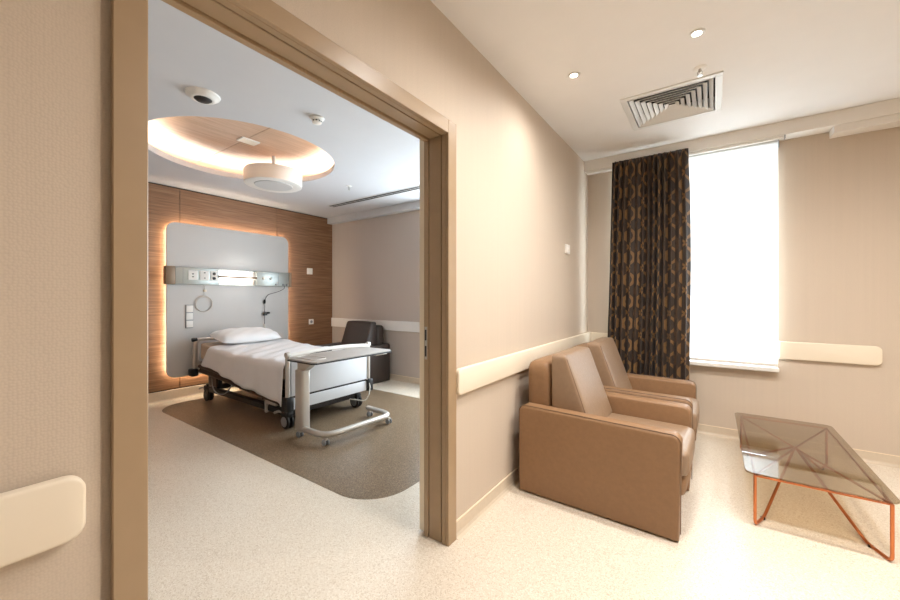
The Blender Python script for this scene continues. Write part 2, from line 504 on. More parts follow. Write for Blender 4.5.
# door frame: stepped jambs and head, architrave both sides
bm = B()
def jamb(y_in, s):
    # s=+1: frame body lies on the larger-y side of the clear opening
    f = lambda a: y_in+s*a
    def bx(xa, xb, a, b, z0, z1, mi=0): box(bm, xa, xb, min(f(a), f(b)), max(f(a), f(b)), z0, z1, .002, 1, mi)
    bx(XP, XP+.018, 0, .072 if s > 0 else .064, 0, DZ+.07)               # architrave, sitting room side
    bx(-1.125, XP, 0, .055, 0, DZ)                    # front rebate
    bx(-1.131, -1.125, .012, .055, 0, DZ, 1)          # shadow groove
    bx(-1.208, -1.131, .003, .055, 0, DZ)
    bx(-1.211, -1.208, .008, .055, 0, DZ, 1)
    bx(-1.239, -1.211, -.002, .055, 0, DZ)
jamb(DY1, 1); jamb(DY0, -1)
def hd(xa, xb, a, b, mi=0): box(bm, xa, xb, DY0-.05, DY1+.05, DZ+a, DZ+b, .002, 1, mi)
box(bm, XP, XP+.018, DY0, DY1, DZ, DZ+.07, .002, 1)
hd(-1.128, XP, 0, .055); hd(-1.137, -1.128, .020, .055, 1); hd(-1.208, -1.137, .002, .055); hd(-1.211, -1.208, .008, .055, 1)
hd(-1.239, -1.211, -.008, .055)
o = struct('trim_4', bm, [M['frame'], M['framedark']], False, 'taupe lacquered door frame around the wide opening', 'door frame')
# the sliding leaf, parked behind the partition
bm = B(); box(bm, -1.282, -1.244, DY1+.012, DY1+1.25, .012, DZ+.05, .003, 1)
struct('door_1', bm, M['cream'], False, 'cream edge of the sliding door parked behind the frame', 'door')
t = thing('strike_plate', 'bronze latch strike plate set in the right door jamb', 'strike plate', (-1.224, DY1-.003, 1.01))
bm = B(); box(bm, -.008, .008, -.0015, .0015, -.085, .085, .001, 1); obj('plate', bm, M['steel'], t)
for z in (.042, -.042):
    bm = B(); box(bm, -.0055, .0055, -.003, -.0012, z-.028, z+.028, .001, 1); obj('slot', bm, M['black'], t)
    bm = B(); lathe(bm, [(0, 0), (.004, 0), (.004, .002), (0, .003)], 12, (0, -.0015, z+.036 if z > 0 else z-.036), 'Y'); obj('screw', bm, M['steel'], t)

# windows
def window(name, x0, x1, z0, z1):
    bm = B(); w = .05; ya, yb = YW+.12, YW+.18
    box(bm, x0, x0+w, ya, yb, z0, z1, .004, 1); box(bm, x1-w, x1, ya, yb, z0, z1, .004, 1)
    box(bm, x0+w, x1-w, ya, yb, z0, z0+w, .004, 1); box(bm, x0+w, x1-w, ya, yb, z1-w, z1, .004, 1)
    o = struct(name, bm, M['alu'], False)
    bm = B(); box(bm, x0+w, x1-w, YW+.147, YW+.153, z0+w, z1-w); obj('window_glass', bm, M['wglass'], o, False)
window('window_1', WX0, WX1, WZ0, WZ1); window('window_2', QX0, QX1, QZ0, QZ1)
bm = B(); box(bm, -.86, .447, 4.075, YW+.12, .628, .663, .006, 2); struct('trim_5', bm, M['white'], False, 'white sill under the bright window', 'window sill')

# wall guards
def guard_x(name, x, nx, y0, y1, z0, z1, r, c, label, mat, cat='wall guard'):
    bm = B(); prism(bm, rrect(y0, y1, z0, z1, r, 8, c), x+nx*.006, x+nx*.034, 'X', bev=.007, seg=3)
    box(bm, min(x, x+nx*.008), max(x, x+nx*.008), y0+.05, y1-.05, z0+.03, z1-.03)
    return tag(obj(name, bm, mat), label, cat, None)
def guard_y(name, x0, x1, y, z0, z1, r, c, label, mat):
    bm = B(); prism(bm, rrect(x0, x1, z0, z1, r, 8, c), y-.034, y-.006, 'Y', bev=.007, seg=3)
    box(bm, x0+.03, x1-.03, y-.008, y, z0+.03, z1-.03)
    return tag(obj(name, bm, mat), label, 'wall guard', None)
guard_x('wall_guard_rail', XP, 1, 1.60, 4.145, .742, .878, .028, (1, 0, 0, 1), 'long cream wall guard rail behind the two tan armchairs', M['rail'])
guard_x('wall_guard_rail', XP, 1, YB, .205, .752, .884, .032, (0, 1, 1, 0), 'cream wall guard rail left of the doorway with a rounded end', M['rail'])
guard_y('wall_guard_rail', .448, 1.03, YW, .738, .882, .035, (0, 1, 1, 0), 'short cream wall guard rail right of the window sill', M['rail'])
guard_y('wall_guard_rail', XP+.005, -.815, YW, .735, .875, .02, (0, 0, 0, 0), 'stub of cream wall guard between room corner and curtain', M['rail'])
guard_y('wall_guard_rail', XW+.01, -1.3, YW, .745, .892, .02, (0, 0, 0, 0), 'white wall guard rail behind the dark armchair in the inner room', M['railgrey'])

# ------------------------------------------------------------------ window dressing
t = thing('roller_blind', 'white roller blind drawn down over the glaring window', 'blind', (-.15, 4.092, .671))
bm = B()
nx, nz = 12, 24; X0, X1, Z0, Z1 = -.84, .440, .694, 2.552
def blindpt(i, k):
    return (X0+(X1-X0)*i/nx, 4.092+.002*math.sin(i*1.1)*math.sin(k*.4), Z0+(Z1-Z0)*k/nz)
vs = [[bm.verts.new(blindpt(i, k)) for k in range(nz+1)] for i in range(nx+1)]
for i in range(nx):
    for k in range(nz): bm.faces.new((vs[i][k], vs[i+1][k], vs[i+1][k+1], vs[i][k+1]))
wobj('blind_cloth', bm, M['blind'], t)
bm = B(); box(bm, X0, X1, 4.084, 4.1, .671, .698, .005, 2); wobj('bottom_bar', bm, M['white'], t)
bm = B(); tube(bm, [(X0, 4.118, 2.53), (X1, 4.118, 2.53)], .020, 20); wobj('roller_tube', bm, M['white'], t)
bm = B(); box(bm, X1, X1+.006, 4.075, 4.15, 2.485, 2.553, .002, 1); wobj('end_bracket', bm, M['grey'], t)

t = thing('curtain_track', 'white curtain track along the underside of the window cornice', 'curtain track', (-.3, 4.03, 2.54))
bm = B(); box(bm, XP+.02, .47, 4.012, 4.036, 2.531, 2.553, .003, 1); wobj('rail', bm, M['white'], t)
bm = B(); box(bm, .47, .476, 4.005, 4.045, 2.525, 2.553, .001, 1); wobj('end_stop', bm, M['grey'], t)

# curtain: pinch-pleated heading, deep soft folds widening to the hem
def curtain():
    bm = B(); nu, nv = 260, 60
    uvl = bm.loops.layers.uv.new('UVMap')
    ztop, zbot = 2.575, .05; nf = 13.5
    grid = []; length = 1.75
    for i in range(nu+1):
        u = i/nu; col = []
        for k in range(nv+1):
            v = k/nv                       # 0 at the top
            xl = -.812-.07*v; xr = -.178+.012*v+.01*math.sin(v*5)
            ph = 2*PI*(nf*u+.22*math.sin(2*PI*u*1.7)+.05*math.sin(v*4+u*9)*v)
            env = min(1, .35+v*5) if v < .13 else 1
            deep = .042*(.75+.35*math.sin(u*11+1))*env
            hd = max(0, 1-v/.05)
            y = 3.945+deep*math.sin(ph)+.006*math.sin(2.3*ph+v*3)*env+.008*hd*math.sin(ph*3)
            x = xl+(xr-xl)*(u+.016*math.sin(2*ph)*env)
            col.append((bm.verts.new((x, y, ztop+(zbot-ztop)*v+(.004*math.sin(ph*3) if k == 0 else 0))), (u*length, (1-v)*2.52)))
        grid.append(col)
    for i in range(nu):
        for k in range(nv):
            q = [grid[i][k], grid[i][k+1], grid[i+1][k+1], grid[i+1][k]]
            f = bm.faces.new([a for a, _ in q])
            for l, (_, uv) in zip(f.loops, q): l[uvl].uv = uv
    o = obj('curtain', bm, M['curtain'], angle=80)
    sd = o.modifiers.new('cloth', 'SOLIDIFY'); sd.thickness = .0025; sd.offset = 0
    tag(o, 'dark brown curtain with golden ogee pattern gathered left of window', 'curtain')
curtain()

# ------------------------------------------------------------------ sitting room ceiling fittings
t = thing('air_diffuser', 'square white four-way louvred air diffuser in the ceiling', 'air vent', (AX, AY, H1))
bm = B()
for (a, b, c, d) in ((-AS, AS, -AS, -AS+.042), (-AS, AS, AS-.042, AS), (-AS, -AS+.042, -AS+.042, AS-.042), (AS-.042, AS, -AS+.042, AS-.042)):
    box(bm, a, b, c, d, -.008, .004, .002, 1)
obj('flange', bm, M['alu'], t, False)
for k in range(7):
    bm = B(); r0 = AS-.05-k*.034; r1 = r0-.024; za, zb = -.006, .013
    tt = bmesh.new()
    def sq(r, z): return [tt.verts.new((sx*r, sy*r, z)) for sx, sy in ((1, 1), (-1, 1), (-1, -1), (1, -1))]
    if r1 < .004: r1 = .004
    A, Bv = sq(r0, za), sq(r1, zb); C, D = sq(r0-.0015, za-.002), sq(r1-.0015, zb-.002)
    for P, Q in ((A, Bv), (D, C), (Bv, D), (C, A)):
        for j in range(4): tt.faces.new((P[j], P[(j+1) % 4], Q[(j+1) % 4], Q[j]))
    merge(bm, tt); obj('louvre_ring', bm, M['alu'], t, False)
bm = B(); box(bm, -AS+.03, AS-.03, -AS+.03, AS-.03, .10, .105); obj('backing', bm, M['black'], t, False)

def make_downlight(x, y, label, group=None):
    t = thing('downlight', label, 'ceiling light', (x, y, H1), 0, group)
    bm = B(); lathe(bm, [(.019, -.001), (.023, -.006), (.034, -.006), (.038, -.003), (.038, 0), (.019, 0)], 32); obj('trim_ring', bm, M['alu'], t)
    bm = B(); lathe(bm, [(0, -.004), (.019, -.003), (.019, -.001), (0, -.001)], 24); obj('lens', bm, M['lens'], t)
    return t
DL = [(-.723, 2.402, 'glowing recessed downlight nearer the doorway partition'),
      (-.070, 2.397, 'glowing recessed downlight above the air diffuser and sprinkler')]
for x, y, l in DL: make_downlight(x, y, l)
OFF = [(-.25, 1.62), (.60, 2.40), (1.27, 2.40), (.60, 1.45), (1.27, 1.45)]
for x, y in OFF: make_downlight(x, y, 'recessed downlight of the sitting room ceiling outside the picture', 'downlights outside the picture')

def sprinkler(loc, label):
    t = thing('sprinkler_head', label, 'sprinkler', loc)
    bm = B(); lathe(bm, [(0, -.006), (.012, -.008), (.034, -.004), (.038, 0), (0, 0)], 28); obj('escutcheon', bm, M['white'], t)
    bm = B(); lathe(bm, [(0, -.03), (.006, -.028), (.008, -.018), (.008, -.006), (0, -.006)], 16); obj('nozzle', bm, M['steel'], t)
    bm = B()
    for s in (-1, 1): tube(bm, [(s*.007, 0, -.015), (s*.014, 0, -.03), (s*.004, 0, -.046)], .0022, 8, fil=.008)
    obj('yoke', bm, M['steel'], t)
    bm = B()
    lathe(bm, [(0, -.049), (.016, -.0485), (.016, -.0465), (0, -.046)], 20); obj('deflector', bm, M['steel'], t)
sprinkler((-.066, 2.774, H1), 'small sprinkler head between downlight and square air diffuser')
sprinkler((-3.624, 3.029, H2), 'tiny sprinkler head in the inner room ceiling near the slot diffuser')

# ------------------------------------------------------------------ thermostat and wall plates
t = thing('thermostat', 'small white thermostat on the partition wall above the armchairs', 'thermostat', (XP, 3.42, 1.685))
bm = B(); prism(bm, rrect(-.042, .042, -.042, .042, .006, 4), 0, .022, 'X', bev=.003); obj('case', bm, M['white'], t)
bm = B(); lathe(bm, [(0, .03), (.014, .03), (.016, .022), (0, .022)], 24, (0, -.012, 0), 'X'); obj('dial', bm, M['white'], t)
bm = B(); box(bm, .0215, .0235, .018, .032, -.012, .012, .0008, 1); obj('rocker', bm, M['cream'], t)

def plate(name, label, cat, y, z, w, hgt, inner):
    t = thing(name, label, cat, (XW, y, z))
    bm = B(); prism(bm, rrect(-w/2, w/2, -hgt/2, hgt/2, .006, 4), 0, .012, 'X', bev=.003); obj('cover_plate', bm, M['white'], t)
    inner(t)
def inn_switch(t):
    bm = B(); box(bm, .011, .016, -.024, .024, -.024, .024, .002, 1); obj('rocker', bm, M['white'], t)
def inn_socket(t):
    bm = B(); lathe(bm, [(0, .0125), (.020, .0125), (.022, .014), (.024, .0125), (.024, .011), (0, .011)], 24, (0, 0, 0), 'X'); obj('socket_face', bm, M['grey'], t)
    bm = B()
    for s in (-1, 1): lathe(bm, [(0, .0135), (.003, .0135), (.003, .012), (0, .012)], 10, (0, s*.009, 0), 'X')
    obj('pin_hole', bm, M['black'], t)
plate('wall_switch', 'white switch plate on the wood wall right of the headboard', 'light switch', 3.70, 1.67, .10, .10, inn_switch)
plate('wall_socket', 'pale socket plate low on the wood wall right of the bed', 'wall socket', 3.728, .845, .085, .085, inn_socket)

# ------------------------------------------------------------------ armchairs
def make_armchair(label, W, lm, cm, sm, group):
    """local frame: back at x=0, front at +x, centred on y"""
    t = thing('armchair', label, 'armchair', group=group)
    hw = W/2; aw = .105; D = .897
    for s in (-1, 1):
        y0, y1 = sorted((s*hw, s*(hw-aw)))
        bm = B()
        pts = []
        zt0, zt1 = .556, .545                              # the arm top falls gently to the front
        r = .045
        pts += [(0, .006), (D-.012, .006)]
        for k in range(9):
            a = .5*PI*k/8; pts.append((D-r+r*math.cos(a), zt1-r+r*math.sin(a)))
        for k in range(9):
            a = .5*PI+.5*PI*k/8; pts.append((r+r*math.cos(a), zt0-r+r*math.sin(a)))
        prism(bm, pts, y0, y1, 'Y', bev=.016, seg=3)
        a_ = obj('arm', bm, lm, t)
        bm = B()
        e = [(D+.001-.004, s*(hw-.008), .05)]+[(p[0]*1.0, s*(hw-.008), p[1]+.0005) for p in pts[2:]]+[(.002, s*(hw-.008), .05)]
        tube(bm, e, .0025, 6); obj('piping', bm, sm, a_)
    iy = hw-aw-.002
    bm = B(); cushion(bm, .005, .165, -iy, iy, .10, .825, .045, .006); obj('back_panel', bm, lm, t)
    def wedge(p):
        z = (p.z-.44)/.42
        f = (p.x-.172)/.26                                  # 0 back .. 1 front
        return (p.x-.155*max(0, min(1.05, z))*f, p.y, p.z)
    bm = B(); cushion(bm, .172, .432, -iy+.004, iy-.004, .425, .882, .024, .010, 15, wedge); bc = obj('back_cushion', bm, cm, t)
    for s in (-1, 1):
        bm = B(); pl = []
        for k in range(14):
            z = .45+.408*k/13; zz = (z-.44)/.42
            pl.append((.423-.155*zz*((.423-.172)/.26), s*(iy-.010), z))
        tube(bm, pl, .0035, 6); obj('piping', bm, sm, bc)
    bm = B(); cushion(bm, .18, .918, -iy+.002, iy-.002, .29, .432, .035, .010, 11); sc = obj('seat_cushion', bm, cm, t)
    bm = B(); box(bm, .17, .83, -iy, iy, .05, .288, .012, 2); obj('front_panel', bm, lm, t)
    bm = B(); cushion(bm, .79, .905, -iy+.004, iy-.004, .185, .286, .03, .006); obj('pull_out_front', bm, lm, t)
    bm = B(); box(bm, .03, .80, -hw+aw+.004, hw-aw-.004, 0, .05, .004, 1); obj('plinth', bm, M['plinth'], t)
    return t
a1 = make_armchair('tan upholstered armchair nearest the doorway, whole side in view', .73, M['leather'], M['leathersit'], M['seam'], 'tan armchairs along the partition')
a1.location = (-1.018, 2.603, 0); a1.rotation_euler = (0, 0, math.radians(-1.6))
a2 = copy_tree(a1); a2.rotation_euler = (0, 0, 0); a2.location = (-1.012, 3.395, 0); a2['label'] = 'tan upholstered armchair in the corner beside the patterned curtain'
a3 = make_armchair('dark brown armchair against the grey wall of the inner room', .76, M['darkleather'], M['darkleather'], M['darkseam'], None)
a3.location = (-4.34, 4.085, 0); a3.rotation_euler = (0, 0, -PI/2)

# ------------------------------------------------------------------ coffee table
TX0, TX1, TY0, TY1, TZ = .146, .721, 2.615, 3.915, .294
t = thing('coffee_table', 'low coffee table with bronze glass top on copper wire legs', 'coffee table', ((TX0+TX1)/2, (TY0+TY1)/2, 0))
bm = B(); prism(bm, rrect(TX0, TX1, TY0, TY1, .045, 6), TZ-.010, TZ, 'Z', bev=.0015, seg=1); wobj('glass_top', bm, M['tglass'], t)
cx, cy = (TX0+TX1)/2, (TY0+TY1)/2; rr = .0075; zt = TZ-.010-rr-.0005
ins, iny = .042, .018
cor = [(TX0+ins, TY0+iny), (TX1-ins+.01, TY0+iny), (TX1-ins+.01, TY1-iny-.02), (TX0+ins, TY1-iny-.02)]
bm = B(); tube(bm, [(a, b, zt) for a, b in cor], rr*.85, 12, closed=True, fil=.02); wobj('top_frame', bm, M['copper'], t)
for a, b in cor:
    d = Vector((cx-a, cy-b, 0)); 
    pf = Vector((a, b, rr)); k = Vector((a, b, rr))+d*.20
    bm = B()
    tube(bm, [(a, b, zt), pf, k, Vector((cx, cy, zt-.004))-d*.03], rr, 12, fil=.028)
    leg = wobj('leg', bm, M['copper'], t)
    bm = B(); tube(bm, [(a, b, zt), (cx-d.x*.02, cy-d.y*.02, zt-.002)], rr*.8, 10); wobj('brace', bm, M['copper'], leg)
    kk = Vector((a, b, 0))+d*.17
    bm = B(); lathe(bm, [(0, 0), (.011, 0), (.011, .010), (.008, .012), (0, .012)], 14, (kk.x, kk.y, 0)); wobj('foot_pad', bm, M['plinth'], leg)

# ------------------------------------------------------------------ headboard wall unit
HY0, HY1, HZ0, HZ1 = 1.712, 3.272, .275, 2.155
XH = XW+.09
t = thing('headboard_panel', 'large pale grey rounded headboard panel glowing round its edges', 'headboard', (XW, (HY0+HY1)/2, HZ0))
bm = B(); prism(bm, rrect(HY0, HY1, HZ0, HZ1, .10, 10), XW+.067, XH, 'X', bev=.005, seg=2); wobj('panel', bm, M['panel'], t)
bm = B(); box(bm, XW, XW+.067, HY0+.16, HY1-.16, HZ0+.16, HZ1-.16); wobj('spacer', bm, M['plinth'], t)
bm = B(); ring = rrect(HY0+.04, HY1-.04, HZ0+.04, HZ1-.04, .08, 6)
tube(bm, [(XW+.045, a, b) for a, b in ring], .008, 8, closed=True); wobj('light_strip', bm, M['led'], t)

RY0, RY1, RZ0, RZ1 = 1.685, 3.295, 1.405, 1.615; RX0, RX1 = XH, XH+.055
t = thing('bed_head_unit', 'brushed metal service rail with reading light across the headboard', 'bed head unit', (XH, (RY0+RY1)/2, RZ0))
LY0, LY1 = 2.265, 2.755
bm = B(); box(bm, RX0, RX1, RY0+.10, LY0, RZ0, RZ1, .006, 2); box(bm, RX0, RX1, LY1, RY1-.05, RZ0, RZ1, .006, 2)
for z in (RZ0, RZ1-.014): box(bm, RX0, RX0+.016, LY0, LY1, z, z+.010, .003, 1)
wobj('rail_body', bm, M['medrail'], t)
bm = B(); box(bm, RX0-.02, RX1+.002, RY0, RY0+.10, RZ0-.003, RZ1+.003, .006, 2); wobj('end_cap', bm, M['medend'], t)
bm = B(); box(bm, RX0-.02, RX1+.002, RY1-.05, RY1, RZ0-.003, RZ1+.003, .006, 2); wobj('end_cap', bm, M['medend'], t)
bm = B(); tube(bm, [(RX0+.034, LY0+.05, 1.515), (RX0+.034, LY1-.06, 1.515)], .009, 12)
wobj('lamp_diffuser', bm, M['headlamp'], t)
bm = B(); tube(bm, [(RX1+.002, LY0-.01, 1.515), (RX1+.002, LY1, 1.515)], .0135, 12); wobj('louvre_bar', bm, M['medend'], t)
for i, y in enumerate((1.965, 2.095, 2.205)):
    w = (.052, .052, .038)[i]
    bm = B(); prism(bm, rrect(y-w, y+w, 1.46, 1.578, .006, 4), RX1, RX1+.010, 'X', bev=.002); sp_ = wobj('socket_plate', bm, M['white'], t)
    for z in ((1.50, 1.535), (1.488, 1.555), (1.488, 1.548))[i]:
        bm = B(); r = (.008, .007, .020)[i]
        if i < 2: box(bm, RX1+.009, RX1+.012, y-r*1.3, y+r*1.3, z-.006, z+.006, .001, 1)
        else: lathe(bm, [(0, .022), (.014, .022), (.018, .014), (.020, .008), (0, .008)], 20, (RX1, y, z), 'X')
        wobj('socket', bm, M['black'] if i < 2 else M['darkmetal'], sp_)
for y in (2.85, 2.96):
    bm = B(); lathe(bm, [(0, .024), (.012, .024), (.014, .018), (.018, .004), (.022, 0), (0, 0)], 20, (RX1, y, 1.515), 'X'); wobj('gas_outlet', bm, M['white'], t)
for y in (1.86, 3.075):
    bm = B(); box(bm, RX1, RX1+.003, y, y+.005, RZ0+.01, RZ1-.01); wobj('joint', bm, M['grey'], t)
for y in (3.04, 3.15, 3.205):
    bm = B(); lathe(bm, [(0, .03), (.010, .03), (.012, .0), (0, 0)], 14, (RX1, y, 1.432), 'X'); wobj('jack', bm, M['grey'], t)

# coiled nurse call cord hanging left, under the sockets
t = thing('call_cord', 'thin grey cord hanging in a loop below the service rail', 'cord', (XH, 2.14, 1.40))
bm = B(); X = XH+.012
loop = [(X+.006*math.sin(k*.9), 2.105+.10*math.cos(2*PI*k/32), 1.165+.10*math.sin(2*PI*k/32)) for k in range(32)]
tube(bm, loop, .0048, 8, closed=True)
loop = [(X+.012, 2.105+.092*math.cos(2*PI*k/32), 1.158+.092*math.sin(2*PI*k/32)) for k in range(32)]
tube(bm, loop, .004, 8, closed=True); wobj('loop', bm, M['satin'], t)
bm = B(); tube(bm, [(X, 2.115, 1.405), (X, 2.117, 1.34), (X, 2.11, 1.268)], .003, 8); wobj('lead', bm, M['white'], t)
bm = B(); box(bm, X-.011, X+.011, 2.103, 2.133, 1.315, 1.345, .004, 2); wobj('tag_clip', bm, M['cream'], t)

t = thing('switch_panel', 'narrow three-gang switch panel on the headboard beside the pillow', 'light switch', (XH, 1.945, 1.01))
bm = B(); box(bm, 0, .014, -.042, .042, -.145, .145, .004, 2); obj('back_plate', bm, M['grey'], t)
for z in (-.094, 0, .094):
    bm = B(); box(bm, .013, .020, -.034, .038, z-.042, z+.042, .003, 2); obj('rocker', bm, M['white'], t)

t = thing('handset', 'black handset cord curving down from the right of the service rail', 'cord', (XH, 2.9, 1.40))
bm = B(); X = XH+.02
tube(bm, [(RX1, 3.17, 1.42), (RX1+.01, 3.17, 1.375), (X+.01, 3.10, 1.33), (X, 2.94, 1.285), (X, 2.895, 1.22), (X, 2.89, 1.0), (X, 2.892, .82)], .0035, 8, fil=.09); wobj('lead', bm, M['darkmetal'], t)
bm = B(); lathe(bm, [(0, -.03), (.012, -.028), (.016, 0), (.012, .028), (0, .03)], 14, (X, 2.891, 1.185)); wobj('plug', bm, M['black'], t)
bm = B(); box(bm, X-.014, X+.016, 2.868, 2.925, .985, 1.03, .008, 2); lathe(bm, [(0, 0), (.014, 0), (.014, .03), (0, .03)], 14, (X+.005, 2.93, 1.02), 'Y'); wobj('button_grip', bm, M['black'], t)
bm = B(); box(bm, X-.009, X+.009, 2.88, 2.904, .73, .86, .004, 2); wobj('clip', bm, M['satin'], t)

# ------------------------------------------------------------------ patient bed
BX0, BX1, BY0, BY1 = -5.20, -3.20, 1.945, 2.965
BC = (BY0+BY1)/2
bed = thing('hospital_bed', 'wheeled hospital bed with silver frame against the glowing headboard', 'bed', (-4.2, BC, 0))
# head end
bm = B()
tube(bm, [(BX0, BY0+.02, .36), (BX0, BY0+.02, .725), (BX0, BY1-.02, .725), (BX0, BY1-.02, .36)], .020, 14, fil=.05, flat=1.0)
hb = wobj('head_frame', bm, M['satin'], bed)
bm = B(); prism(bm, rrect(BY0+.06, BY1-.06, .45, .70, .04, 6), BX0-.008, BX0+.008, 'X', bev=.003); wobj('head_panel', bm, M['bedpanel'], hb)
for y in (BY0, BY1):
    bm = B(); box(bm, BX0-.05, BX0+.06, y-.035, y+.045 if y == BY0 else y+.035, .285, .375, .015, 2); wobj('bumper', bm, M['black'], hb)
    bm = B(); lathe(bm, [(0, -.03), (.024, -.026), (.026, 0), (.024, .026), (0, .03)], 14, (BX0, BY0+.018 if y == BY0 else BY1-.018, .725), 'Y'); wobj('grip_end', bm, M['black'], hb)
# foot end
bm = B()
prism(bm, rrect(BY0+.05, BY1-.05, .328, .69, .03, 6, (0, 0, 1, 1)), BX1-.012, BX1+.012, 'X', bev=.004); fb = wobj('foot_panel', bm, M['bedpanel'], bed)
bm = B(); prism(bm, rrect(BY0+.06, BY1-.06, .205, .312, .012, 4), BX1-.018, BX1+.02, 'X', bev=.004); wobj('lower_panel', bm, M['bedpanel'], bed)
bm = B(); box(bm, BX1-.014, BX1+.014, BY0+.05, BY1-.05, .312, .328); wobj('panel_seam', bm, M['darkmetal'], fb)
bm = B(); pts = []
for k in range(21):
    s = -1+2*k/20
    pts.append((BX1, BC+s*(BY1-BY0)/2*.96,   .700+.024*(1-s*s)))
tube(bm, pts, .030, 14, flat=.75); wobj('foot_rail', bm, M['white'], fb)
bm = B(); box(bm, BX1+.018, BX1+.026, BC-.28, BC-.02, .703, .717, .003, 2); wobj('grip_slot', bm, M['darkmetal'], fb)
for y, s in ((BY0+.02, -1), (BY1-.02, 1)):
    bm = B(); tube(bm, [(BX1, y, .20), (BX1, y, .712)], .022, 16); wobj('foot_post', bm, M['satin'], bed)
    bm = B(); box(bm, BX1-.045, BX1+.045, y-.04, y+.04, .195, .330, .015, 2); wobj('bumper', bm, M['black'], bed)
    bm = B(); lathe(bm, [(0, -.022), (.026, -.02), (.030, 0), (.026, .02), (0, .022)], 16, (BX1, y, .715), 'Y'); wobj('grip_end', bm, M['satin'], bed)
# deck and lowered side rails
bm = B(); box(bm, BX0+.06, BX1-.05, BY0+.06, BY1-.06, .405, .462, .008, 2); wobj('mattress_deck', bm, M['darkmetal'], bed)
for y in (BY0+.036, BY1-.036):
    bm = B()
    def rl(x): return .405-.16*(x-BX0)/2.0
    for dz in (0, -.055):
        tube(bm, [(BX0+.10, y, .41+dz), (BX0+.5, y, .395+dz), (BX1-.30, y, .30+dz*.8), (BX1-.16, y, .29+dz*.8)], .021, 10, fil=.1)
    for x in (BX0+.14, BX0+.62, BX0+1.1, BX0+1.55):
        z = .41-.12*(x-BX0)/1.7
        tube(bm, [(x, y, z+.005), (x, y, z-.06)], .013, 8)
    prism(bm, [(BX0+.12, .35), (BX0+.5, .335), (BX1-.30, .25), (BX1-.20, .245), (BX1-.20, .29), (BX1-.30, .30), (BX0+.5, .395), (BX0+.12, .41)], y-.008, y+.008, 'Y')
    box(bm, BX0+.42, BX0+.56, y-.014, y+.014, .22, .40, .006, 1)
    wobj('side_rail', bm, M['bronze'], bed)
# base
bm = B()
for y in (BY0+.10, BY1-.10): box(bm, BX0+.12, BX1-.14, y-.03, y+.03, .115, .175, .008, 1)
for x in (BX0+.20, BX1-.13): box(bm, x-.035, x+.035, BY0+.10, BY1-.10, .115, .175, .008, 1)
wobj('base_frame', bm, M['darkmetal'], bed)
for x in (BX0+.45, BX1-.50):
    bm = B()
    for y in (BC-.22, BC+.22): box(bm, x-.03, x+.03, y-.03, y+.03, .17, .41, .006, 1, rot=(.5 if x < -4.2 else -.5, 'Y', (x, y, .29)))
    box(bm, x-.05, x+.25, BC-.05, BC+.05, .20, .28, .02, 2)
    wobj('lift_arm', bm, M['black'], bed)
bm = B(); box(bm, -4.45, -4.05, BC-.25, BC+.25, .20, .38, .02, 2); wobj('motor_box', bm, M['black'], bed)
bm = B(); box(bm, BX0+.12, BX1-.10, BY0+.14, BY1-.14, .335, .405, .02, 2); wobj('shade_fill_deck', bm, M['darkmetal'], bed)  # dark mass added below the deck to deepen the shadow under the bed
bm = B(); box(bm, -4.95, -4.72, BY0+.06, BY0+.14, .17, .34, .03, 2); wobj('shade_fill_head', bm, M['black'], bed)  # extra black block, stands in for shadow under the head end
bm = B(); box(bm, -3.62, -3.30, BY0+.10, BY1-.10, .175, .335, .03, 2); wobj('shade_fill_foot', bm, M['black'], bed)  # added black block that darkens the shaded space behind the foot panels
def bed_castor(x, y, s):
    bm = B(); box(bm, x-.05, x+.06, y-.032, y+.032, .105, .165, .014, 2); box(bm, x-.02, x+.02, y-.02, y+.02, .15, .2, .005, 1)
    c = wobj('castor', bm, M['black'], bed)
    for d in (-.022, .022):
        bm = B(); lathe(bm, [(0, -.012), (.058, -.012), (.068, -.008), (.068, .008), (.058, .012), (0, .012)], 24, (x+.012, y+d, .0685), 'Y'); wobj('wheel', bm, M['darkmetal'], c)
        bm = B(); lathe(bm, [(0, 0), (.046, 0), (.048, .003), (.02, .006), (0, .006)], 24, (x+.012, y+d+(.0115 if d > 0 else -.0175), .0685), 'Y'); wobj('hub_cap', bm, M['grey'] if x > -4 else M['darkmetal'], c)
    bm = B(); tube(bm, [(x-.03, y, .135), (x-.10, y+s*.02, .15), (x-.16, y+s*.03, .125)], .013, 10, fil=.03); wobj('brake_pedal', bm, M['satin'], c)
for x in (BX0+.20, BX1-.13):
    for y, s in ((BY0+.09, -1), (BY1-.09, 1)): bed_castor(x, y, s)
bm = B(); box(bm, BX1-.46, BX1-.26, BY0+.055, BY0+.085, .19, .235, .01, 2); box(bm, BX1-.46, BX1-.43, BY0+.05, BY0+.085, .10, .22, .008, 2)
wobj('foot_pedal', bm, M['satin'], bed)
bm = B(); tube(bm, [(-4.75, BY0+.03, .36), (-4.72, BY0+.02, .20), (-4.6, BY0+.02, .15), (-4.42, BY0+.03, .17), (-4.3, BY0+.05, .30)], .006, 8, fil=.08); wobj('power_cable', bm, M['grey'], bed)
bm = B(); tube(bm, [(BX1+.02, BY1-.06, .34), (BX1+.05, BY1-.03, .26), (BX1+.05, BY1-.05, .16), (BX1+.03, BY1-.08, .09), (BX1-.1, BY1-.2, .12)], .006, 8, fil=.08); wobj('power_cable', bm, M['white'], bed)
def mz(x):
    """mattress top: flat foot, gently raised head section"""
    k = max(0, (-4.25-x)/.9)
    return .628+.07*k**1.3
bm = B(); cushion(bm, BX0+.07, BX1-.035, BY0+.05, BY1-.05, .464, .625, .03, .003, 15, lambda p: (p.x, p.y, p.z+(mz(p.x)-.628)*min(1, (p.z-.40)/.2)))
wobj('mattress', bm, M['mattress'], bed)

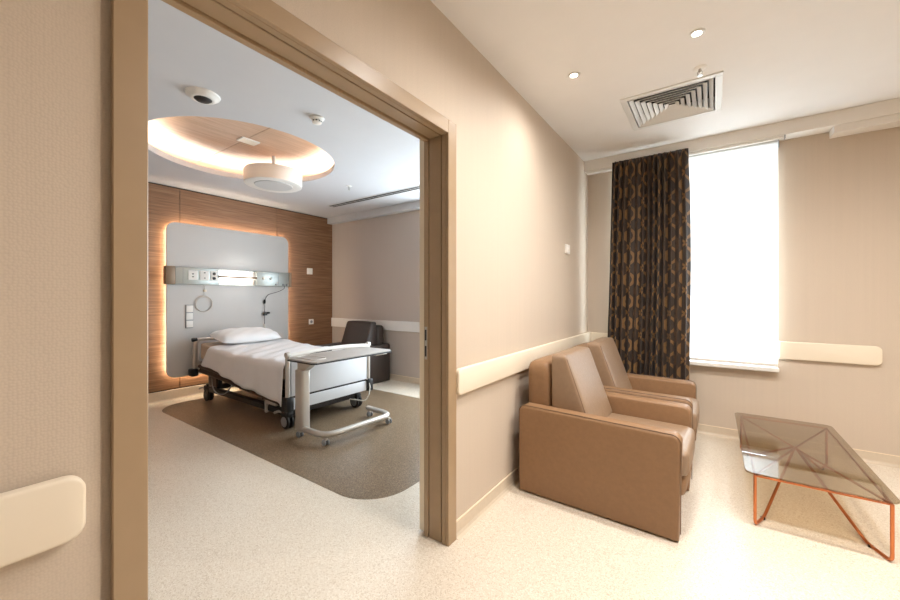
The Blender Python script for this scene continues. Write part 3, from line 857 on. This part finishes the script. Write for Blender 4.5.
# blanket over the mattress with hanging sides
def blanket():
    bm = B(); nu, nv = 70, 60
    x0, x1 = -4.80, -3.232
    grid = []
    hw = (BY1-BY0)/2-.035
    for i in range(nu+1):
        u = i/nu; x = x0+(x1-x0)*u; row = []
        top = mz(x)+.012
        hem = .46-.205*u+.012*math.sin(u*9)              # hem falls towards the foot
        drop = top-hem
        for j in range(nv+1):
            s = -1+2*j/nv
            flat = .66
            if abs(s) < flat:
                y = s/flat*hw; z = top+.007*math.sin(x*14+y*5)*math.cos(y*7)+.004*math.sin(x*31+y*19)-.012*(abs(s)/flat)**6
            else:
                k = (abs(s)-flat)/(1-flat); e = min(1, k/.12)
                y = math.copysign(hw+.020*math.sin(e*PI/2)+.022*k+.010*k*math.sin(x*16+1.3)+.006*math.sin(x*29)*k, s)
                z = top-.012-drop*k**1.0
            xx = x
            if u < .12: xx -= .05*(1-u/.12)*(abs(s) < flat)*0
            # foot corner: cloth gathers round the end of the mattress
            if u > .93 and abs(s) > flat: y += math.copysign(-.02*(u-.93)/.07, s)
            # folded-back head edge runs slanting at the sides
            if abs(s) > flat: xx -= .16*((abs(s)-flat)/(1-flat))*(1-u)
            row.append(bm.verts.new((xx, BC+y, z)))
        grid.append(row)
    for i in range(nu):
        for j in range(nv): bm.faces.new((grid[i][j], grid[i+1][j], grid[i+1][j+1], grid[i][j+1]))
    bmesh.ops.recalc_face_normals(bm, faces=bm.faces[:])
    o = obj('bed_sheet', bm, M['linen'], angle=80)
    sd = o.modifiers.new('cloth', 'SOLIDIFY'); sd.thickness = .008; sd.offset = 0
    tag(o, 'white sheet spread over the hospital bed and hanging at its sides', 'bed sheet')
blanket()
def pillow():
    bm = B(); n = 28; W, L, T = .42, .75, .085
    top, bot = {}, {}
    for i in range(n+1):
        for j in range(n+1):
            a, b = -1+2*i/n, -1+2*j/n
            th = T*max(0, (1-a**4))**.55*max(0, (1-b**4))**.55
            px = a*W/2*(1-.07*b*b*(1-abs(a))**0)+.0; py = b*L/2*(1-.05*a*a)
            cr = .006*math.sin(a*9+b*4)*math.cos(b*7)
            edge = i in (0, n) or j in (0, n)
            top[i, j] = bm.verts.new((px, py, th+(0 if edge else cr)))
            bot[i, j] = top[i, j] if edge else bm.verts.new((px, py, -th*.55))
    for i in range(n):
        for j in range(n):
            bm.faces.new((top[i, j], top[i+1, j], top[i+1, j+1], top[i, j+1]))
            q = (bot[i, j+1], bot[i+1, j+1], bot[i+1, j], bot[i, j])
            if len(set(q)) == 4 and not all(v in top.values() for v in q): bm.faces.new(q)
            elif len(set(q)) == 4: bm.faces.new(q)
    bmesh.ops.rotate(bm, cent=(0, 0, 0), matrix=Matrix.Rotation(.19, 3, 'Y'), verts=bm.verts[:])
    o = obj('pillow', bm, M['linen'], angle=80); o.location = (-4.86, BC-.03, .752)
    tag(o, 'plump white pillow at the head of the hospital bed', 'pillow')
pillow()

# ------------------------------------------------------------------ overbed table
ot = thing('overbed_table', 'white overbed table on a looped castor base at the foot of bed', 'overbed table', (-2.82, 2.3, 0))
ZT = .722
bm = B(); prism(bm, [(-2.625, 1.87), (-2.66, 1.84), (-2.98, 1.84), (-3.06, 1.90), (-3.06, 2.70), (-3.03, 2.735), (-2.66, 2.75), (-2.625, 2.715)], ZT-.018, ZT, 'Z', bev=.004, seg=2)
tp = wobj('tabletop', bm, M['tabletop'], ot)
bm = B(); ring = [(-2.622, 1.865), (-2.66, 1.836), (-2.985, 1.836), (-3.064, 1.896), (-3.064, 2.705), (-3.032, 2.74), (-2.66, 2.754), (-2.62, 2.717)]
tube(bm, [(a, b, ZT-.016) for a, b in ring], .0065, 8, closed=True); wobj('edge_band', bm, M['black'], tp)
bm = B(); tube(bm, [(-2.70, 1.90, ZT+.002), (-2.98, 1.90, ZT+.002), (-3.0, 2.02, ZT+.002), (-2.72, 2.04, ZT+.002)], .004, 8, closed=True, fil=.04); wobj('tray_rim', bm, M['white'], tp)
bm = B(); prism(bm, rrect(-3.065, -2.945, 1.945, 2.03, .022, 5), .065, .60, 'Z', bev=.004); wobj('column', bm, M['satin'], ot)
bm = B(); prism(bm, [(-3.05, .60), (-2.95, .60), (-2.82, .680), (-2.76, .697), (-3.05, .697), (-3.05, .66)], 1.965, 2.03, 'Y', bev=.004); wobj('bracket', bm, M['satin'], ot)
bm = B(); box(bm, -2.70, -2.66, 2.55, 2.70, .682, .697, .004, 2); wobj('height_lever', bm, M['satin'], ot)
bm = B(); tube(bm, [(-3.05, 1.975, .085), (-2.65, 1.965, .085), (-2.61, 2.71, .085), (-2.97, 2.735, .085)], .029, 16, fil=.13, flat=.85); wobj('base_tube', bm, M['satin'], ot)
for (x, y) in ((-3.03, 1.972), (-2.68, 1.985), (-2.95, 2.733), (-2.625, 2.68)):
    bm = B(); box(bm, x-.012, x+.02, y-.016, y+.016, .038, .064, .006, 2); c = wobj('castor', bm, M['satin'], ot)
    for d in (-.017, .017):
        bm = B(); lathe(bm, [(0, -.007), (.022, -.007), (.026, -.004), (.026, .004), (.022, .007), (0, .007)], 20, (x+.008, y+d, .0262), 'Y'); wobj('wheel', bm, M['grey'], c)

# ------------------------------------------------------------------ patient room ceiling fittings
t = thing('exam_lamp', 'white drum shaped ceiling lamp hanging inside the round recess', 'ceiling lamp', (-3.89, 2.225, 2.45))
bm = B(); lathe(bm, [(.19, .004), (.27, 0), (.285, .008), (.288, .03), (.288, .142), (.28, .152), (.1, .155), (0, .155)], 64); obj('drum', bm, M['white'], t)
bm = B(); lathe(bm, [(0, -.004), (.185, -.002), (.19, .006), (.19, .02), (0, .02)], 48); obj('diffuser', bm, M['panel'], t)
bm = B(); lathe(bm, [(0, .15), (.018, .15), (.018, ZV-2.45), (0, ZV-2.45)], 24); obj('mount', bm, M['white'], t)

t = thing('ceiling_camera', 'white domed camera with dark lens on the inner room ceiling', 'camera', (-2.791, 1.104, H2))
bm = B(); lathe(bm, [(.052, -.030), (.062, -.032), (.074, -.028), (.082, -.018), (.098, -.010), (.102, 0), (0, 0), (0, -.02), (.045, -.022)], 40); obj('housing', bm, M['white'], t)
bm = B(); lathe(bm, [(0, -.048), (.022, -.046), (.040, -.040), (.052, -.030), (.052, -.02), (0, -.02)], 32); obj('dome', bm, M['black'], t)

t = thing('smoke_detector', 'small white smoke detector beside the round ceiling recess', 'smoke detector', (-2.445, 1.74, H2))
bm = B(); lathe(bm, [(0, -.014), (.044, -.014), (.052, -.008), (.052, 0), (0, 0)], 32); obj('base', bm, M['white'], t)
bm = B(); lathe(bm, [(0, -.046), (.022, -.045), (.034, -.038), (.034, -.032), (.028, -.030), (.028, -.022), (.040, -.020), (.042, -.014), (0, -.014)], 32); obj('sensor_head', bm, M['white'], t)
bm = B()
for k in range(8):
    a = 2*PI*k/8; box(bm, .0275*math.cos(a)-.004, .0275*math.cos(a)+.004, .0275*math.sin(a)-.004, .0275*math.sin(a)+.004, -.031, -.021)
obj('vent_slot', bm, M['black'], t)

t = thing('ceiling_speaker', 'small pale rectangular plate on the wood inside the round recess', 'ceiling plate', (-3.70, 1.86, ZV))
bm = B(); box(bm, -.06, .06, -.085, .085, -.012, 0, .003, 1); obj('cover', bm, M['white'], t)
bm = B()
for k in range(5): box(bm, -.045+k*.02, -.037+k*.02, -.07, .07, -.0135, -.012)
obj('grille', bm, M['cream'], t)

t = thing('slot_diffuser', 'long black double slot air diffuser in the inner room ceiling', 'air vent', (-3.2, 3.555, H2))
bm = B(); x0, x1 = -1.46, 1.7
for y in (-.058, -.005, .048): box(bm, x0, x1, y, y+.010, -.006, .002, .001, 1)
for x in (x0, x1-.008): box(bm, x, x+.008, -.058, .058, -.006, .002, .001, 1)
obj('slot_frame', bm, M['alu'], t)
bm = B(); box(bm, x0+.008, x1-.008, -.048, -.005, -.005, .001); obj('slot', bm, M['black'], t)
bm = B(); box(bm, x0+.008, x1-.008, .005, .048, -.005, .001); obj('slot', bm, M['black'], t)

# ------------------------------------------------------------------ light
def spot(x, y, z, e, col, size=math.radians(174), blend=1, r=.04):
    l = bpy.data.lights.new('downlight_beam', 'SPOT'); l.energy = e; l.color = col; l.spot_size = size; l.spot_blend = blend; l.shadow_soft_size = r
    o = bpy.data.objects.new('downlight_beam', l); COL.objects.link(o); o.location = (x, y, z); return o
WARM = (1, .975, .94)
for (x, y, _), e in zip(DL, (30, 60)): spot(x, y, H1-.02, e, WARM)
for x, y in OFF: spot(x, y, H1-.02, 76, WARM)

w = bpy.data.worlds.new('daylight'); S.world = w; w.use_nodes = True
nt = w.node_tree; bg = nt.nodes['Background']
bg.inputs['Color'].default_value = (.78, .90, 1, 1); bg.inputs['Strength'].default_value = 14.0
def portal(x0, x1, z0, z1):
    l = bpy.data.lights.new('daylight_portal', 'AREA'); l.shape = 'RECTANGLE'; l.size = x1-x0; l.size_y = z1-z0
    l.cycles.is_portal = True
    o = bpy.data.objects.new('daylight_portal', l); COL.objects.link(o)
    o.location = ((x0+x1)/2, YW+.20, (z0+z1)/2); o.rotation_euler = (-PI/2, 0, 0)
portal(WX0, WX1, WZ0, WZ1); portal(QX0, QX1, QZ0, QZ1)

# ------------------------------------------------------------------ camera
cam = bpy.data.cameras.new('camera'); co = bpy.data.objects.new('camera', cam); COL.objects.link(co)
cam.sensor_width = 36; cam.lens = 375/900*36; cam.clip_start = .02
cam.shift_y = -3/900
co.location = (0, 0, 1.25); co.rotation_euler = (PI/2, 0, math.atan2(263, 375))
S.camera = co
S.view_settings.view_transform = 'Standard'; S.view_settings.look = 'None'
S.view_settings.exposure = 0; S.view_settings.gamma = 1; S.view_settings.use_curve_mapping = False
